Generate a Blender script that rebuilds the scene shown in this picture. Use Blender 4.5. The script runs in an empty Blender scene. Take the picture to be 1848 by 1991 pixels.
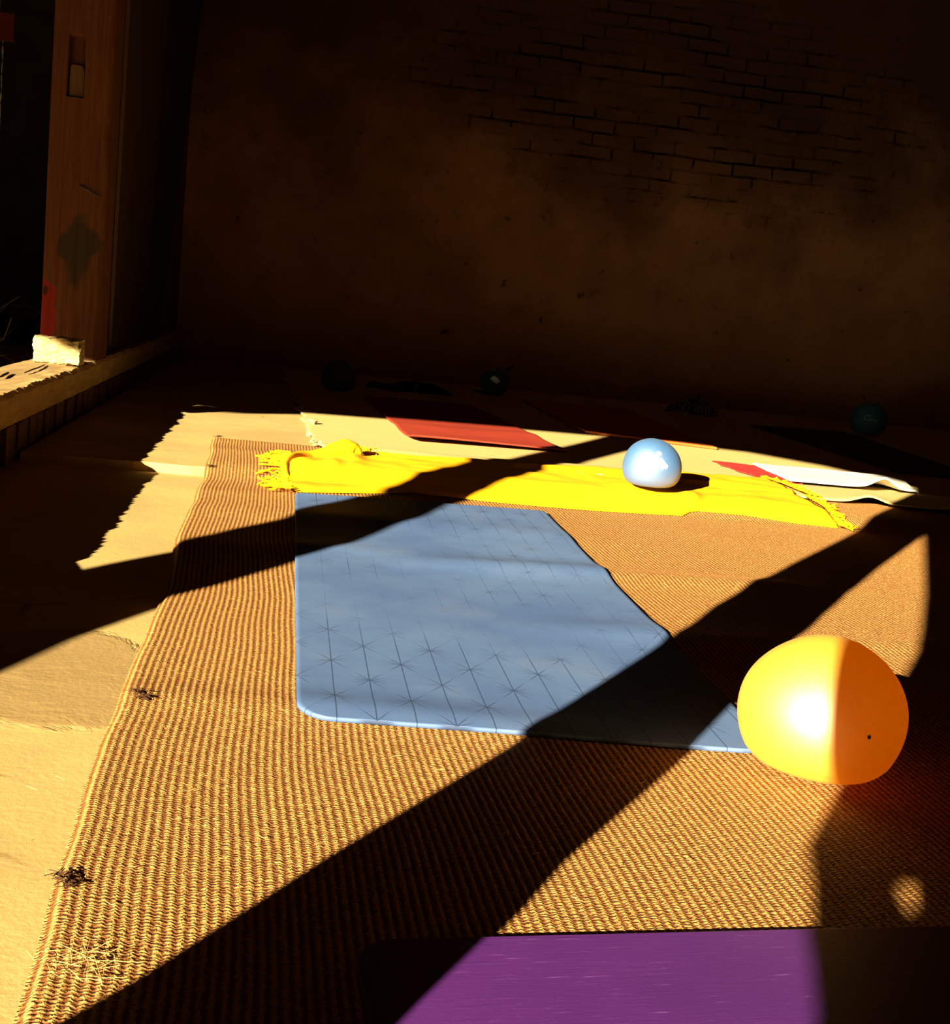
import bpy, bmesh, math, random
import numpy as np
from mathutils import Matrix, Vector

rng = np.random.default_rng(7)
random.seed(7)
sc = bpy.context.scene
col = sc.collection

# ------------------------------------------------------------------ camera
IW, IH, FPX, EYE = 1848, 1991, 2450.0, 0.57
ROLL_T, HORIZ0 = 0.105, 492.0
roll = math.atan(ROLL_T)
pitch = math.atan((IH/2 - (HORIZ0 + ROLL_T*IW/2))*math.cos(roll)/FPX)
FWD = np.array([0, math.cos(pitch), -math.sin(pitch)])
R0 = np.array([1.0, 0, 0]); U0 = np.cross(R0, FWD)
RGT = R0*math.cos(roll) + U0*math.sin(roll)
UPV = np.cross(RGT, FWD)
cam_d = bpy.data.cameras.new('camera')
cam = bpy.data.objects.new('camera', cam_d); col.objects.link(cam)
cam_d.sensor_fit = 'HORIZONTAL'; cam_d.sensor_width = 36.0
cam_d.lens = FPX/IW*36.0
cam_d.clip_start = 0.02
cam.matrix_world = Matrix(((RGT[0], UPV[0], -FWD[0], 0), (RGT[1], UPV[1], -FWD[1], 0),
                           (RGT[2], UPV[2], -FWD[2], EYE), (0, 0, 0, 1)))
sc.camera = cam

def at(x, y, z=0.0):
    """the point of the horizontal level z that the photograph shows at x, y"""
    v = FWD + RGT*(x - IW/2)/FPX - UPV*(y - IH/2)/FPX
    t = (z - EYE)/v[2]
    return np.array([v[0]*t, v[1]*t, z])

# ------------------------------------------------------------------ light
SUN_EL, SUN_AZ = math.radians(17.0), math.radians(27.5)
sun_d = bpy.data.lights.new('sun', 'SUN')
sun_d.energy = 27.0; sun_d.color = (1.0, 0.87, 0.62); sun_d.angle = math.radians(0.30)
sun = bpy.data.objects.new('sun', sun_d); col.objects.link(sun)
LDIR = Vector((math.sin(SUN_AZ)*math.cos(SUN_EL), math.cos(SUN_AZ)*math.cos(SUN_EL), -math.sin(SUN_EL)))
sun.rotation_euler = LDIR.to_track_quat('-Z', 'Y').to_euler()
sun.location = (-6, -10, 6)
world = bpy.data.worlds.new('world'); sc.world = world; world.use_nodes = True
bg = world.node_tree.nodes['Background']
bg.inputs['Color'].default_value = (0.62, 0.72, 1.0, 1); bg.inputs['Strength'].default_value = 0.06
sc.view_settings.view_transform = 'Standard'; sc.view_settings.look = 'None'
sc.view_settings.gamma = 1.0; sc.view_settings.use_curve_mapping = False
sc.view_settings.exposure = 0.0

# ------------------------------------------------------------------ room frame
WA = math.radians(8.5)
UV_ = np.array([-math.sin(WA), math.cos(WA)])   # along the left wall, away from the camera
NV_ = np.array([math.cos(WA), math.sin(WA)])    # along the back wall, to the right
def room(p, q, z=0.0):
    return (p*NV_[0] + q*UV_[0], p*NV_[1] + q*UV_[1], z)
def to_pq(x, y):
    return x*NV_[0] + y*NV_[1], x*UV_[0] + y*UV_[1]
STEP_Q, STEP_H = 3.66, 0.026
BACK_Q, LEFT_P = 8.5, -0.76

# ------------------------------------------------------------------ mesh helpers
def mesh_obj(name, verts, faces, mat=None, parent=None, smooth=False, uvs=None):
    me = bpy.data.meshes.new(name)
    me.from_pydata([tuple(map(float, v)) for v in verts], [], [tuple(f) for f in faces])
    if uvs is not None:
        lay = me.uv_layers.new(name='UVMap')
        idx = np.empty(len(me.loops), dtype=np.int32); me.loops.foreach_get('vertex_index', idx)
        lay.data.foreach_set('uv', np.asarray(uvs, dtype=np.float32)[idx].ravel())
    if smooth: me.polygons.foreach_set('use_smooth', [True]*len(me.polygons))
    if mat: me.materials.append(mat)
    me.update()
    o = bpy.data.objects.new(name, me); col.objects.link(o)
    if parent: o.parent = parent
    return o
def grid_faces(nu, nv, off=0, flip=False):
    i = np.arange(nu-1)[None, :] + (np.arange(nv-1)*nu)[:, None] + off
    f = np.stack([i, i+1, i+1+nu, i+nu], -1).reshape(-1, 4)
    return f[:, ::-1] if flip else f
def big_mesh(name, verts, quads, mat, uvs=None, smooth=True, parent=None):
    me = bpy.data.meshes.new(name)
    nv, nf = len(verts), len(quads)
    me.vertices.add(nv); me.vertices.foreach_set('co', np.asarray(verts, np.float32).ravel())
    me.loops.add(nf*4); me.loops.foreach_set('vertex_index', np.asarray(quads, np.int32).ravel())
    me.polygons.add(nf); me.polygons.foreach_set('loop_start', np.arange(nf, dtype=np.int32)*4)
    me.polygons.foreach_set('loop_total', np.full(nf, 4, np.int32))
    if uvs is not None:
        lay = me.uv_layers.new(name='UVMap')
        lay.data.foreach_set('uv', np.asarray(uvs, np.float32)[np.asarray(quads).ravel()].ravel())
    me.polygons.foreach_set('use_smooth', np.full(nf, smooth))
    me.materials.append(mat); me.update(calc_edges=True); me.validate()
    o = bpy.data.objects.new(name, me); col.objects.link(o)
    if parent: o.parent = parent
    return o
def empty(name, loc=(0, 0, 0)):
    o = bpy.data.objects.new(name, None); col.objects.link(o); o.location = loc
    o.empty_display_size = 0.05
    return o
def tag(o, label, cat, group=None):
    o['label'] = label; o['category'] = cat
    if group: o['group'] = group
    return o
def struct(o):
    o['kind'] = 'structure'; return o
def noise1(x, seed, octs=4, base=1.0):
    x = np.asarray(x, float); r = np.zeros_like(x); g = np.random.default_rng(seed); a = 1.0
    for k in range(octs):
        f = base*2.0**k
        for j in range(3):
            r += a*np.sin(x*f*(0.8+0.5*g.random())*2*math.pi + g.random()*6.283)/3
        a *= 0.55
    return r
def noise2(x, y, seed, octs=4, base=1.0):
    x = np.asarray(x, float); y = np.asarray(y, float)
    r = np.zeros(np.broadcast(x, y).shape); g = np.random.default_rng(seed); a = 1.0
    for k in range(octs):
        f = base*2.0**k
        for j in range(5):
            t = g.random()*6.283; ph = g.random()*6.283; s = f*(0.7+0.6*g.random())
            r += a*np.sin((x*math.cos(t)+y*math.sin(t))*s*2*math.pi + ph)/4
        a *= 0.55
    return r
def sstep(a, b, x):
    t = np.clip((np.asarray(x, float)-a)/(b-a), 0, 1); return t*t*(3-2*t)

# ------------------------------------------------------------------ material helpers
class NT:
    def __init__(s, name):
        s.m = bpy.data.materials.new(name); s.m.use_nodes = True
        s.t = s.m.node_tree; s.p = s.t.nodes['Principled BSDF']; s.out = s.t.nodes['Material Output']
    def n(s, typ, **kw):
        nd = s.t.nodes.new(typ)
        for k, v in kw.items():
            if hasattr(nd, k): setattr(nd, k, v)
        return nd
    def l(s, a, b): s.t.links.new(a, b)
    def setin(s, sock, v):
        if hasattr(v, 'is_linked') or isinstance(v, bpy.types.NodeSocket): s.l(v, sock)
        else: sock.default_value = v
    def math(s, op, a, b=None, c=None, clamp=False):
        nd = s.n('ShaderNodeMath'); nd.operation = op; nd.use_clamp = clamp
        s.setin(nd.inputs[0], a)
        if b is not None: s.setin(nd.inputs[1], b)
        if c is not None: s.setin(nd.inputs[2], c)
        return nd.outputs[0]
    def ss(s, v, lo, hi):
        nd = s.n('ShaderNodeMapRange'); nd.interpolation_type = 'SMOOTHSTEP'
        s.setin(nd.inputs['Value'], v); nd.inputs['From Min'].default_value = lo; nd.inputs['From Max'].default_value = hi
        return nd.outputs['Result']
    def mix(s, f, a, b):
        nd = s.n('ShaderNodeMix'); nd.data_type = 'RGBA'
        s.setin(nd.inputs[0], f)
        for i, v in ((6, a), (7, b)):
            if isinstance(v, (tuple, list)): nd.inputs[i].default_value = (*v[:3], 1)
            else: s.l(v, nd.inputs[i])
        return nd.outputs[2]
    def coord(s, kind='Object', scale=None, loc=None, rot=None):
        c = s.n('ShaderNodeTexCoord').outputs[kind]
        if scale is None and loc is None and rot is None: return c
        mp = s.n('ShaderNodeMapping'); s.l(c, mp.inputs[0])
        if loc: mp.inputs['Location'].default_value = loc
        if rot: mp.inputs['Rotation'].default_value = rot
        if scale: mp.inputs['Scale'].default_value = scale
        return mp.outputs[0]
    def noise(s, vec, scale, detail=4, rough=0.55, dist=0.0):
        nd = s.n('ShaderNodeTexNoise'); s.l(vec, nd.inputs['Vector'])
        nd.inputs['Scale'].default_value = scale; nd.inputs['Detail'].default_value = detail
        nd.inputs['Roughness'].default_value = rough; nd.inputs['Distortion'].default_value = dist
        return nd.outputs['Fac']
    def bump(s, h, strength=0.3, dist=0.01, prev=None):
        nd = s.n('ShaderNodeBump'); nd.inputs['Strength'].default_value = strength; nd.inputs['Distance'].default_value = dist
        s.l(h, nd.inputs['Height'])
        if prev is not None: s.l(prev, nd.inputs['Normal'])
        s.l(nd.outputs[0], s.p.inputs['Normal']); return nd.outputs[0]
    def base(s, c, rough=0.8, spec=0.3):
        if isinstance(c, (tuple, list)): s.p.inputs['Base Color'].default_value = (*c[:3], 1)
        else: s.l(c, s.p.inputs['Base Color'])
        s.p.inputs['Roughness'].default_value = rough
        s.p.inputs['Specular IOR Level'].default_value = spec
        return s.m
    def xyz(s, vec):
        nd = s.n('ShaderNodeSeparateXYZ'); s.l(vec, nd.inputs[0]); return nd.outputs

def simple_mat(name, c1, c2, scale=20, rough=0.85, spec=0.2, bump=0.2, bd=0.004, stretch=(1, 1, 1)):
    t = NT(name); v = t.coord('Object', stretch)
    f = t.noise(v, scale, 5)
    t.base(t.mix(t.ss(f, 0.3, 0.7), c1, c2), rough, spec); t.bump(f, bump, bd)
    return t.m

def m_floor():
    t = NT('pale_stone'); v = t.coord('Object'); x, y, z = t.xyz(v)
    a = t.noise(v, 2.2, 6, 0.6); b = t.noise(v, 22, 6, 0.7); c = t.noise(v, 120, 3, 0.6)
    base = t.mix(t.ss(a, 0.3, 0.7), (0.50, 0.345, 0.115), (0.41, 0.27, 0.09))
    base = t.mix(t.math('MULTIPLY', t.ss(b, 0.55, 0.75), 0.45), base, (0.36, 0.24, 0.09))
    # a worn rough patch in the slab beside the rug
    pn = t.noise(v, 7, 5, 0.65, 0.6)
    d = t.math('ADD', t.math('POWER', t.math('MULTIPLY', t.math('ADD', x, 0.58), 3.6), 2.0),
               t.math('POWER', t.math('MULTIPLY', t.math('ADD', y, -1.69), 4.6), 2.0))
    pm = t.ss(t.math('ADD', d, t.math('MULTIPLY', t.math('ADD', pn, -0.5), 2.2)), 1.05, 0.75)
    base = t.mix(t.math('MULTIPLY', pm, 0.75), base, (0.26, 0.16, 0.055))
    # fine cracks
    vo = t.n('ShaderNodeTexVoronoi'); vo.feature = 'DISTANCE_TO_EDGE'; vo.inputs['Scale'].default_value = 1.3
    mv = t.n('ShaderNodeMix'); mv.data_type = 'VECTOR'; mv.inputs[0].default_value = 0.10
    t.l(v, mv.inputs[4]); nc = t.n('ShaderNodeTexNoise'); nc.inputs['Scale'].default_value = 5; t.l(v, nc.inputs['Vector'])
    t.l(nc.outputs['Color'], mv.inputs[5]); t.l(mv.outputs[1], vo.inputs['Vector'])
    cr = t.ss(vo.outputs['Distance'], 0.006, 0.001)
    cm = t.math('MULTIPLY', cr, t.ss(t.noise(v, 3, 2), 0.5, 0.62))
    base = t.mix(t.math('MULTIPLY', cm, 0.7), base, (0.15, 0.09, 0.03))
    t.base(base, 0.85, 0.2)
    h = t.math('ADD', t.math('MULTIPLY', b, 0.5), t.math('MULTIPLY', c, 0.25))
    h = t.math('ADD', h, t.math('MULTIPLY', t.math('MULTIPLY', pm, pn), 2.0))
    t.bump(h, 0.35, 0.006)
    return t.m

def m_coir():
    t = NT('coir'); uv = t.coord('UV'); u, v, _ = t.xyz(uv)
    ob = t.coord('Object')
    tri = t.math('ABSOLUTE', t.math('ADD', t.math('FRACT', u), -0.5))      # 0.5 crest .. 0 valley
    fine = t.noise(ob, 260, 4, 0.7); mid = t.noise(ob, 30, 4, 0.6); big = t.noise(ob, 2.5, 3)
    # knots of the weave: each rib has its own phase, and the yarn is uneven
    jv = t.math('ADD', t.math('MULTIPLY', v, 1150.0), t.math('MULTIPLY', t.math('SINE', t.math('MULTIPLY', t.math('FLOOR', u), 12.9)), 40.0))
    kn = t.math('SINE', t.math('ADD', jv, t.math('MULTIPLY', t.noise(ob, 90, 3), 14.0)))
    yarn = t.noise(ob, 130, 3, 0.6)
    h = t.math('ADD', tri, t.math('MULTIPLY', t.math('ADD', fine, -0.5), 0.75))
    h = t.math('ADD', h, t.math('MULTIPLY', t.math('ADD', yarn, -0.5), 0.5))
    h = t.math('ADD', h, t.math('MULTIPLY', kn, 0.05))
    f = t.ss(h, 0.10, 0.40)
    c = t.mix(f, (0.175, 0.057, 0.010), (0.485, 0.245, 0.062))
    c = t.mix(t.math('MULTIPLY', t.ss(yarn, 0.58, 0.75), 0.5), c, (0.66, 0.40, 0.13))
    c = t.mix(t.math('MULTIPLY', t.ss(mid, 0.55, 0.8), 0.30), c, (0.20, 0.075, 0.016))
    c = t.mix(t.math('MULTIPLY', t.ss(big, 0.45, 0.7), 0.18), c, (0.26, 0.11, 0.025))
    t.base(c, 0.75, 0.25)
    hh = t.math('ADD', t.math('MULTIPLY', kn, 0.45), t.math('ADD', t.math('MULTIPLY', fine, 1.2), t.math('MULTIPLY', yarn, 1.6)))
    t.bump(hh, 0.6, 0.0024)
    return t.m

def m_beige():
    t = NT('beige_carpet'); ob = t.coord('Object'); uv = t.coord('UV')
    f = t.noise(ob, 320, 3, 0.6); g = t.noise(t.coord('UV', (3, 40, 1)), 3.0, 4, 0.6); b = t.noise(ob, 1.5, 4)
    c = t.mix(t.ss(f, 0.35, 0.65), (0.50, 0.35, 0.115), (0.70, 0.52, 0.185))
    c = t.mix(t.math('MULTIPLY', t.ss(g, 0.5, 0.7), 0.22), c, (0.42, 0.30, 0.1))
    c = t.mix(t.math('MULTIPLY', t.ss(b, 0.5, 0.7), 0.2), c, (0.48, 0.34, 0.12))
    t.base(c, 0.65, 0.4); t.bump(f, 0.35, 0.002)
    return t.m

def m_bluemat():
    t = NT('blue_rubber'); uv = t.coord('UV'); u, v, _ = t.xyz(uv); ob = t.coord('Object')
    w, l = 0.052, 0.088
    un = t.math('DIVIDE', u, w); vn = t.math('DIVIDE', v, l)
    def line(expr, period, wd):
        fr = t.math('ABSOLUTE', t.math('ADD', t.math('FRACT', t.math('ADD', t.math('DIVIDE', expr, period), 0.5)), -0.5))
        return t.ss(fr, wd, wd*0.35)
    node = t.math('MULTIPLY', t.math('COSINE', t.math('MULTIPLY', un, math.pi)), t.math('COSINE', t.math('MULTIPLY', vn, math.pi)))
    node = t.ss(node, -0.25, 0.8)
    l1 = line(un, 1.0, 0.024)
    l2 = line(t.math('ADD', un, vn), 2.0, 0.013); l3 = line(t.math('SUBTRACT', un, vn), 2.0, 0.013)
    l4 = line(vn, 1.0, 0.012)
    l5 = line(t.math('ADD', un, t.math('MULTIPLY', vn, 3.0)), 4.0, 0.012)
    l6 = line(t.math('SUBTRACT', un, t.math('MULTIPLY', vn, 3.0)), 4.0, 0.012)
    worn = t.noise(uv, 3.0, 5, 0.6)
    edge = t.ss(t.math('ABSOLUTE', t.math('ADD', v, -0.95)), 0.35, 0.95)
    wm = t.ss(t.math('ADD', worn, t.math('MULTIPLY', edge, 0.32)), 0.42, 0.70)
    s = t.math('MAXIMUM', t.math('MAXIMUM', l2, l3), t.math('MAXIMUM', l4, t.math('MAXIMUM', l5, l6)))
    s = t.math('MULTIPLY', s, t.math('MULTIPLY', node, t.math('ADD', 0.12, t.math('MULTIPLY', wm, 0.8))))
    ll = t.math('MULTIPLY', l1, t.math('ADD', 0.05, t.math('MULTIPLY', wm, 0.85)))
    s = t.math('MAXIMUM', s, ll)
    cl = t.noise(uv, 2.6, 5, 0.6); st = t.noise(t.coord('UV', (4, 45, 1)), 4, 4, 0.6)
    c = t.mix(t.ss(cl, 0.32, 0.68), (0.062, 0.112, 0.245), (0.094, 0.160, 0.300))
    c = t.mix(t.math('MULTIPLY', t.ss(t.noise(uv, 5, 4), 0.5, 0.75), 0.5), c, (0.115, 0.155, 0.255))
    c = t.mix(t.math('MULTIPLY', t.ss(st, 0.5, 0.75), 0.22), c, (0.058, 0.09, 0.15))
    c = t.mix(t.math('MULTIPLY', s, 0.8), c, (0.012, 0.022, 0.05))
    t.base(c, 0.62, 0.4)
    t.bump(t.math('ADD', t.noise(ob, 350, 2), t.math('MULTIPLY', s, -2.0)), 0.12, 0.001)
    return t.m

def m_purple():
    t = NT('purple_rubber'); uv = t.coord('UV'); ob = t.coord('Object')
    sc_ = t.noise(t.coord('UV', (9, 160, 1)), 2.0, 5, 0.7, 0.3); cl = t.noise(uv, 4, 4)
    c = t.mix(t.ss(cl, 0.3, 0.7), (0.060, 0.0085, 0.105), (0.078, 0.0125, 0.125))
    c = t.mix(t.math('MULTIPLY', t.ss(sc_, 0.61, 0.70), 0.75), c, (0.20, 0.075, 0.25))
    c = t.mix(t.math('MULTIPLY', t.ss(sc_, 0.42, 0.34), 0.35), c, (0.03, 0.004, 0.06))
    t.base(c, 0.6, 0.35); t.bump(t.math('ADD', sc_, t.math('MULTIPLY', t.noise(ob, 300, 2), 0.4)), 0.25, 0.0015)
    return t.m

def m_ball(name, c1, c2, rough, transl, spec=0.5, ior=1.45):
    t = NT(name); t.p.inputs['IOR'].default_value = ior; ob = t.coord('Object')
    f = t.noise(ob, 14, 4, 0.6); g = t.noise(ob, 60, 3)
    c = t.mix(t.ss(f, 0.35, 0.7), c1, c2)
    t.base(c, rough, spec); t.bump(t.math('ADD', f, t.math('MULTIPLY', g, 0.2)), 0.15, 0.006)
    if transl > 0:
        tr = t.n('ShaderNodeBsdfTranslucent'); t.l(c, tr.inputs['Color'])
        mx = t.n('ShaderNodeMixShader'); mx.inputs[0].default_value = transl
        t.l(t.p.outputs[0], mx.inputs[1]); t.l(tr.outputs[0], mx.inputs[2]); t.l(mx.outputs[0], t.out.inputs['Surface'])
    return t.m

def m_cloth(name, c1, c2, rough=0.9, weave=400):
    t = NT(name); ob = t.coord('Object')
    f = t.noise(ob, weave, 2); g = t.noise(ob, 6, 4)
    c = t.mix(t.ss(g, 0.35, 0.7), c1, c2)
    t.base(c, rough, 0.15); t.bump(f, 0.3, 0.0015)
    return t.m

def m_wood(name, c1, c2, grain=(18, 18, 1.2), extra=None):
    t = NT(name); v = t.coord('Object', grain); ob = t.coord('Object')
    f = t.noise(v, 3.0, 6, 0.65, 0.4); g = t.noise(ob, 5, 4)
    c = t.mix(t.ss(f, 0.3, 0.7), c1, c2)
    c = t.mix(t.math('MULTIPLY', t.ss(g, 0.45, 0.75), 0.35), c, tuple(0.55*k for k in c1))
    if extra: c = extra(t, c)
    t.base(c, 0.85, 0.2); t.bump(f, 0.5, 0.004)
    return t.m

def m_backwall():
    t = NT('old_brick_plaster'); uv = t.coord('UV'); u, v, _ = t.xyz(uv)
    wob = t.n('ShaderNodeTexNoise'); wob.inputs['Scale'].default_value = 3.0; t.l(uv, wob.inputs['Vector'])
    mv = t.n('ShaderNodeMix'); mv.data_type = 'VECTOR'; mv.inputs[0].default_value = 0.035
    t.l(uv, mv.inputs[4]); t.l(wob.outputs['Color'], mv.inputs[5])
    br = t.n('ShaderNodeTexBrick'); t.l(mv.outputs[1], br.inputs['Vector'])
    br.inputs['Scale'].default_value = 1.0; br.inputs['Brick Width'].default_value = 0.27; br.inputs['Row Height'].default_value = 0.082
    br.inputs['Mortar Size'].default_value = 0.009; br.inputs['Mortar Smooth'].default_value = 0.4
    br.inputs['Color1'].default_value = (0.065, 0.028, 0.010, 1); br.inputs['Color2'].default_value = (0.05, 0.021, 0.008, 1)
    br.inputs['Mortar'].default_value = (0.025, 0.011, 0.005, 1)
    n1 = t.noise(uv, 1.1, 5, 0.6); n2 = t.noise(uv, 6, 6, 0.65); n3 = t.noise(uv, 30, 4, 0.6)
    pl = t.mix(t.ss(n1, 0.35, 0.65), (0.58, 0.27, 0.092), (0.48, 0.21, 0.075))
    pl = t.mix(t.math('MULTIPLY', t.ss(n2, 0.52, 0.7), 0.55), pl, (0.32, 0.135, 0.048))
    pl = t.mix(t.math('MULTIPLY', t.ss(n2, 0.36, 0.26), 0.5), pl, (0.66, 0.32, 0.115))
    # bare brick shows in the upper middle, where the plaster has fallen
    d = t.math('ADD', t.math('POWER', t.math('DIVIDE', t.math('ADD', u, -2.35), 1.5), 2.0),
               t.math('POWER', t.math('DIVIDE', t.math('ADD', v, -2.05), 0.62), 2.0))
    mk = t.ss(t.math('ADD', d, t.math('MULTIPLY', t.math('ADD', n2, -0.5), 4.0)), 1.6, 0.5)
    # the wall's fall-off of light with height is painted in: pale low, dark above
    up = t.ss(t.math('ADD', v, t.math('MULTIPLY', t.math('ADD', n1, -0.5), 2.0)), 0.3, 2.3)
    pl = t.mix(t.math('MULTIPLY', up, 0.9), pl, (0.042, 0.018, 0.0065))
    n5 = t.noise(t.coord('UV', (1.0, 2.5, 1)), 2.3, 5, 0.6)
    joint = t.math('MULTIPLY', br.outputs['Fac'], t.math('MULTIPLY', mk, t.ss(n5, 0.44, 0.60)))
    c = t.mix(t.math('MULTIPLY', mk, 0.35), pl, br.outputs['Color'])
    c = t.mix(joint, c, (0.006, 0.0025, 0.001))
    # small chips where plaster is missing low down
    ch = t.ss(t.noise(uv, 9, 3, 0.5), 0.68, 0.73)
    c = t.mix(t.math('MULTIPLY', ch, 0.7), c, (0.05, 0.02, 0.01))
    t.base(c, 0.92, 0.15)
    t.bump(t.math('ADD', t.math('ADD', n3, t.math('MULTIPLY', n2, 1.5)), t.math('MULTIPLY', joint, -3.0)), 0.5, 0.012)
    return t.m

M = {}
M['floor'] = m_floor(); M['coir'] = m_coir(); M['beige'] = m_beige(); M['blue'] = m_bluemat(); M['purple'] = m_purple()
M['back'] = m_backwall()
M['dark'] = simple_mat('dark_timber', (0.035, 0.02, 0.01), (0.02, 0.011, 0.006), 6)
M['board'] = simple_mat('old_boards', (0.07, 0.034, 0.012), (0.05, 0.024, 0.008), 6, stretch=(20, 20, 1))
M['ceil'] = simple_mat('ceiling_boards', (0.08, 0.04, 0.015), (0.055, 0.027, 0.01), 4)
M['darkplaster'] = simple_mat('brown_plaster', (0.17, 0.08, 0.03), (0.12, 0.055, 0.02), 5)
M['plinth'] = simple_mat('plinth_brick', (0.14, 0.06, 0.024), (0.09, 0.04, 0.016), 22, bump=0.5, bd=0.006)
M['sill'] = m_wood('sill_wood', (0.44, 0.28, 0.10), (0.30, 0.185, 0.065), (14, 1.2, 14))
def post_marks(t, c):
    ob = t.coord('Object'); x, y, z = t.xyz(ob); n = t.noise(ob, 11, 5, 0.6)
    jit = t.math('MULTIPLY', t.math('ADD', n, -0.5), 2.6)
    def ell(cx, cz, rx, rz, soft=0.25):
        d = t.math('ADD', t.math('POWER', t.math('DIVIDE', t.math('ADD', x, -cx), rx), 2.0),
                   t.math('POWER', t.math('DIVIDE', t.math('ADD', z, -cz), rz), 2.0))
        return t.ss(t.math('ADD', d, jit), 1.0+soft, 1.0-soft)
    stain = t.math('MAXIMUM', ell(0.012, 0.40, 0.045, 0.13, 0.35), ell(0.035, 0.44, 0.06, 0.05, 0.35))
    stain = t.math('MAXIMUM', stain, ell(-0.03, 0.42, 0.03, 0.05, 0.35))
    c = t.mix(t.math('MULTIPLY', stain, 0.85), c, (0.026, 0.019, 0.010))
    red = ell(-0.098, 0.165, 0.047, 0.125, 0.15)
    c = t.mix(t.math('MULTIPLY', red, 0.9), c, (0.20, 0.010, 0.007))
    knot = ell(-0.095, 0.245, 0.009, 0.016, 0.3)
    return t.mix(t.math('MULTIPLY', knot, 0.9), c, (0.02, 0.012, 0.006))
M['post'] = m_wood('post_wood', (0.115, 0.037, 0.010), (0.080, 0.024, 0.006), (30, 30, 1.6), post_marks)
M['oak'] = m_wood('weathered_oak', (0.12, 0.06, 0.025), (0.08, 0.04, 0.016))
M['limestone'] = simple_mat('limestone', (0.52, 0.39, 0.17), (0.38, 0.27, 0.10), 18, bump=0.5, bd=0.006)
M['yball'] = m_ball('yellow_vinyl', (0.95, 0.50, 0.003), (0.90, 0.44, 0.002), 0.57, 0.40, 1.0, 2.2)
M['bball'] = m_ball('pale_blue_vinyl', (0.024, 0.118, 0.29), (0.032, 0.135, 0.32), 0.58, 0.2, 1.0, 2.0)
M['tball'] = m_ball('teal_vinyl', (0.05, 0.20, 0.24), (0.04, 0.16, 0.20), 0.4, 0.0)
M['film'] = m_ball('teal_film', (0.06, 0.16, 0.18), (0.05, 0.12, 0.14), 0.14, 0.0, 0.9)
M['dball'] = m_ball('dark_blue_vinyl', (0.035, 0.055, 0.06), (0.028, 0.045, 0.05), 0.5, 0.0)
M['white'] = simple_mat('white_print', (0.85, 0.86, 0.86), (0.8, 0.8, 0.8), 30, bump=0.0)
M['greyprint'] = simple_mat('pale_print', (0.55, 0.6, 0.6), (0.5, 0.55, 0.55), 30, bump=0.0)
M['yellow'] = m_cloth('yellow_wool', (0.90, 0.43, 0.002), (0.85, 0.37, 0.002))
M['red'] = m_cloth('red_rubber', (0.32, 0.036, 0.016), (0.28, 0.03, 0.013), 0.7)
M['orange'] = m_cloth('rust_wool', (0.68, 0.15, 0.026), (0.58, 0.115, 0.02))
M['navy'] = m_cloth('navy_rubber', (0.018, 0.045, 0.055), (0.014, 0.035, 0.045), 0.7)
M['towel'] = m_cloth('white_towel', (0.78, 0.72, 0.60), (0.72, 0.66, 0.54))
M['redcloth'] = m_cloth('red_wool', (0.42, 0.028, 0.022), (0.36, 0.022, 0.018))
M['rag'] = m_cloth('dark_red_rag', (0.05, 0.004, 0.003), (0.04, 0.003, 0.002))
M['hay'] = simple_mat('old_hay', (0.06, 0.036, 0.012), (0.04, 0.024, 0.008), 40, bump=0.0)
M['black'] = m_cloth('black_cloth', (0.012, 0.008, 0.006), (0.008, 0.005, 0.005))
M['straw'] = simple_mat('straw', (0.62, 0.42, 0.13), (0.45, 0.29, 0.08), 40, bump=0.0)
M['tuft'] = simple_mat('dark_fibre', (0.03, 0.012, 0.004), (0.05, 0.02, 0.006), 60, bump=0.1)
M['metal'] = simple_mat('iron', (0.05, 0.035, 0.025), (0.03, 0.02, 0.015), 40, rough=0.5, spec=0.5)
M['pale_cord'] = simple_mat('pale_cord', (0.16, 0.16, 0.15), (0.12, 0.12, 0.11), 60, bump=0.1)
def m_pattern():
    t = NT('patterned_cotton'); ob = t.coord('Object')
    w1 = t.n('ShaderNodeTexWave'); t.l(ob, w1.inputs['Vector']); w1.inputs['Scale'].default_value = 14; w1.inputs['Distortion'].default_value = 3
    vo = t.n('ShaderNodeTexVoronoi'); vo.feature = 'DISTANCE_TO_EDGE'; vo.inputs['Scale'].default_value = 19; t.l(ob, vo.inputs['Vector'])
    f = t.math('MULTIPLY', t.ss(vo.outputs['Distance'], 0.06, 0.02), 0.8)
    g = t.math('MULTIPLY', t.ss(w1.outputs['Fac'], 0.82, 0.95), t.ss(t.noise(ob, 9, 2), 0.5, 0.6))
    c = t.mix(t.math('MAXIMUM', f, g), (0.05, 0.04, 0.045), (0.5, 0.37, 0.32))
    t.base(c, 0.9, 0.1); t.bump(t.noise(ob, 200, 2), 0.3, 0.002)
    return t.m
M['pattern'] = m_pattern()

# ------------------------------------------------------------------ the setting
def floor_z(x, y):
    p, q = to_pq(x, y); return np.where(q > STEP_Q, STEP_H, 0.0)

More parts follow.
